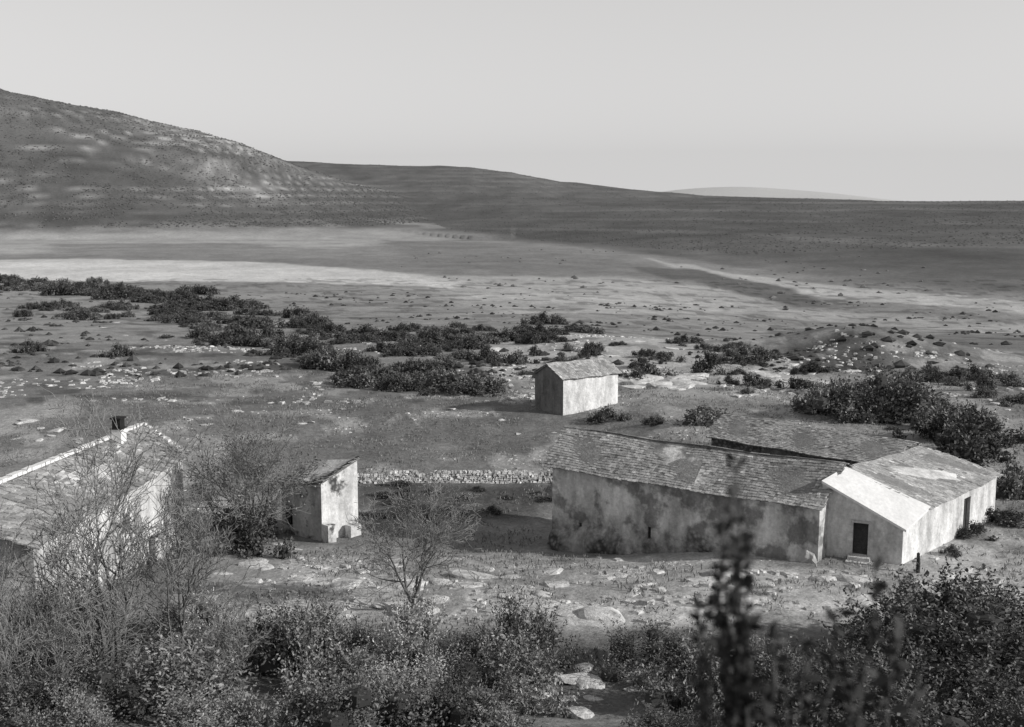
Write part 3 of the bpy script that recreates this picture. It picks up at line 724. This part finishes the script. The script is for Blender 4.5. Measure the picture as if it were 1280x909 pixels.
# grass
n=45000
x=r.uniform(-45,50,n);y=40+95*r.rand(n)**1.3
k=(fbm(x/3,y/3,31,4)>.46);x=x[k];y=y[k]
k=~((np.abs((x-9.5)*ax[0]+(y-62)*ax[1])<9)&(np.abs((x-9.5)*nb[0]+(y-62)*nb[1])<4.2));x=x[k];y=y[k]
C=np.stack([x,y,height(x,y)-.02],1);C=np.repeat(C,3,0)+r.normal(0,.09,(len(x)*3,3))*[1,1,0]
V,Fq,c_=quads(C,.24,r,.22,np.array([0,0,1.]),.45)
c_=c_*.20*np.repeat(np.repeat(.6+.9*fbm(x/6,y/6,33,3),3),4)
obj('grass',mesh('grass',V,Fq,M_grass,c_),kind='stuff',label='short dry winter grass on stony ground')
# ---------------------------------------------------------------- trees
x,y=site(516,764);bare_tree(x,y,4,5.1,'small leafless tree with fanned branches on rocky ground',nst=5,lean=.6,kids=(6,6,4,2),r0=.075,minr=.011,upb=.05,first=.2,bole=.7)
x,y=site(140,850);bare_tree(x,y,12,8.6,'tall leafless tree with pale twigs beside the farmhouse',nst=3,lean=.22,kids=(6,5,4,3),r0=.14,minr=.013,upb=.16)
x,y=site(40,870);bare_tree(x,y,13,6.6,'leafless twiggy tree in front of the farmhouse',nst=3,kids=(5,5,4,2),r0=.08,minr=.013,upb=.16)
x,y=site(222,820);bare_tree(x,y,15,7.0,'slender leafless tree with fine upright twigs',nst=3,lean=.3,kids=(6,5,4,2),r0=.08,minr=.012,upb=.18)
x,y=site(314,692);bare_tree(x,y,19,7.0,'dense twiggy tree with ivy clad trunk by the shed',leaf=M_leafgrey,nleaf=3000,ivy=2200,nst=3,lean=.4,kids=(7,6,5,3),r0=.17,minr=.012,name='ivy_tree',spread=.8)
x,y=site(285,880);bare_tree(x,y,25,3.8,'low leafless bush with pale fine twigs',nst=5,kids=(5,5,3,2),r0=.03,name='twiggy_bush',cat='shrub')
x,y=site(30,900);bare_tree(x,y,26,4.6,'low leafless bush with pale fine twigs',nst=5,kids=(5,5,3,2),r0=.035,name='twiggy_bush',cat='shrub')
x,y=site(100,880);bare_tree(x,y,27,4.8,'low leafless bush with pale fine twigs',nst=5,kids=(5,5,3,2),r0=.035,name='twiggy_bush',cat='shrub')
# near sapling
sb=(.9,3.5);e=building('leafy_sapling',(sb[0],sb[1],gz(*sb)),'leafy evergreen sapling with upright shoots on the slope','shrub')
def at(u,v,Y):
    up=(454.5-v)/F;t=Y/(CP+up*SP);return np.array([(u-640)/F*t,Y,EYE+(-SP+up*CP)*t])
rr=np.random.RandomState(2);segs=[];LP=[];LU=[]
tips=[(920,572,3.5),(926,640,3.4),(905,650,3.4),(900,705,3.4),(935,690,3.5),(915,730,3.4),(872,750,3.4),(965,770,3.3),(940,790,3.4),(1010,800,3.5),(1045,765,3.6),(1095,715,3.6),(1125,790,3.5),(885,810,3.4),(1075,825,3.4),(985,835,3.5),(1150,840,3.7),(955,850,3.4),(920,840,3.4)]
root=np.array([sb[0],sb[1],gz(*sb)-.1])
for j,(u,v,Y) in enumerate(tips):
    tip=at(u,v,Y);bs=root+[rr.normal(0,.01),rr.normal(0,.01),0]
    mid=(tip+bs)/2+[(tip[0]-bs[0])*.35,0,-.05]
    prev=bs;n=14
    for i in range(1,n+1):
        t=i/n;p=bs*(1-t)**2+mid*2*t*(1-t)+tip*t*t+rr.normal(0,.009,3)
        segs.append((prev,p,.012*(1-.6*(i-1)/n),.012*(1-.6*i/n),5))
        if t>.36:
            for q in range(rr.randint(6,14)):
                LP.append(prev+(p-prev)*rr.rand());dv=rr.normal(size=3);dv[2]+=.5;LU.append(dv/np.linalg.norm(dv))
        prev=p
V,Fc=tubes(segs);part('stem',V,Fc,M_bark,e)
LP=np.array(LP);LU=np.array(LU);V,Fq,c_=quads(LP,.062,rr,.5,LU*1.5,.5);part('foliage',V,Fq,M_leafnear,e,col=c_)
# ---------------------------------------------------------------- light
to_sun=Vector((.95,-.30,0)).normalized();EL=math.radians(25)
ds=Vector((to_sun.x*math.cos(EL),to_sun.y*math.cos(EL),math.sin(EL)))
sl=bpy.data.lights.new('sun','SUN');sl.energy=4.0;sl.angle=math.radians(.5);sl.color=(1,.985,.96)
so=bpy.data.objects.new('sun',sl);COL.objects.link(so);so.rotation_euler=ds.to_track_quat('Z','Y').to_euler();so.location=(60,-20,60)
w=bpy.data.worlds.new('World');scene.world=w;w.use_nodes=True;N=w.node_tree.nodes;L=w.node_tree.links
bg=N['Background'];sk=N.new('ShaderNodeTexSky');sk.sky_type='NISHITA';sk.sun_disc=False;sk.sun_elevation=EL
sk.sun_rotation=math.atan2(to_sun.x,to_sun.y);sk.dust_density=2.5
bw=N.new('ShaderNodeRGBToBW');L.new(sk.outputs[0],bw.inputs[0])
pw=mth(N,L,'POWER',bw.outputs[0],.3)
pw=mth(N,L,'MINIMUM',mth(N,L,'MAXIMUM',pw,1.27),1.7)
tc=N.new('ShaderNodeTexCoord');sx=N.new('ShaderNodeSeparateXYZ');L.new(tc.outputs['Generated'],sx.inputs[0])
zenith_dim=ramp(N,L,sx.outputs[2],.2,.8,1.,.5)  # upper sky dimmed to cut the ambient fill
haze2=ramp(N,L,sx.outputs[2],0,.2,1.04,.98)
pw=mth(N,L,'MULTIPLY',mth(N,L,'MULTIPLY',pw,zenith_dim),haze2)
cmb=N.new('ShaderNodeCombineColor');L.new(pw,cmb.inputs[0]);L.new(mth(N,L,'MULTIPLY',pw,.99),cmb.inputs[1]);L.new(mth(N,L,'MULTIPLY',pw,.985),cmb.inputs[2])
L.new(cmb.outputs[0],bg.inputs['Color']);bg.inputs['Strength'].default_value=.475
scene.view_settings.view_transform='Standard';scene.view_settings.look='None';scene.view_settings.exposure=0
cd=bpy.data.cameras.new('camera');cam=bpy.data.objects.new('camera',cd);COL.objects.link(cam)
cam.location=(0,0,EYE);cam.rotation_euler=(math.pi/2-PITCH,0,0);cd.sensor_width=36;cd.lens=F/1280*36;cd.clip_end=60000;cd.clip_start=.1
cd.dof.use_dof=True;cd.dof.focus_distance=85;cd.dof.aperture_fstop=1.8
scene.camera=cam
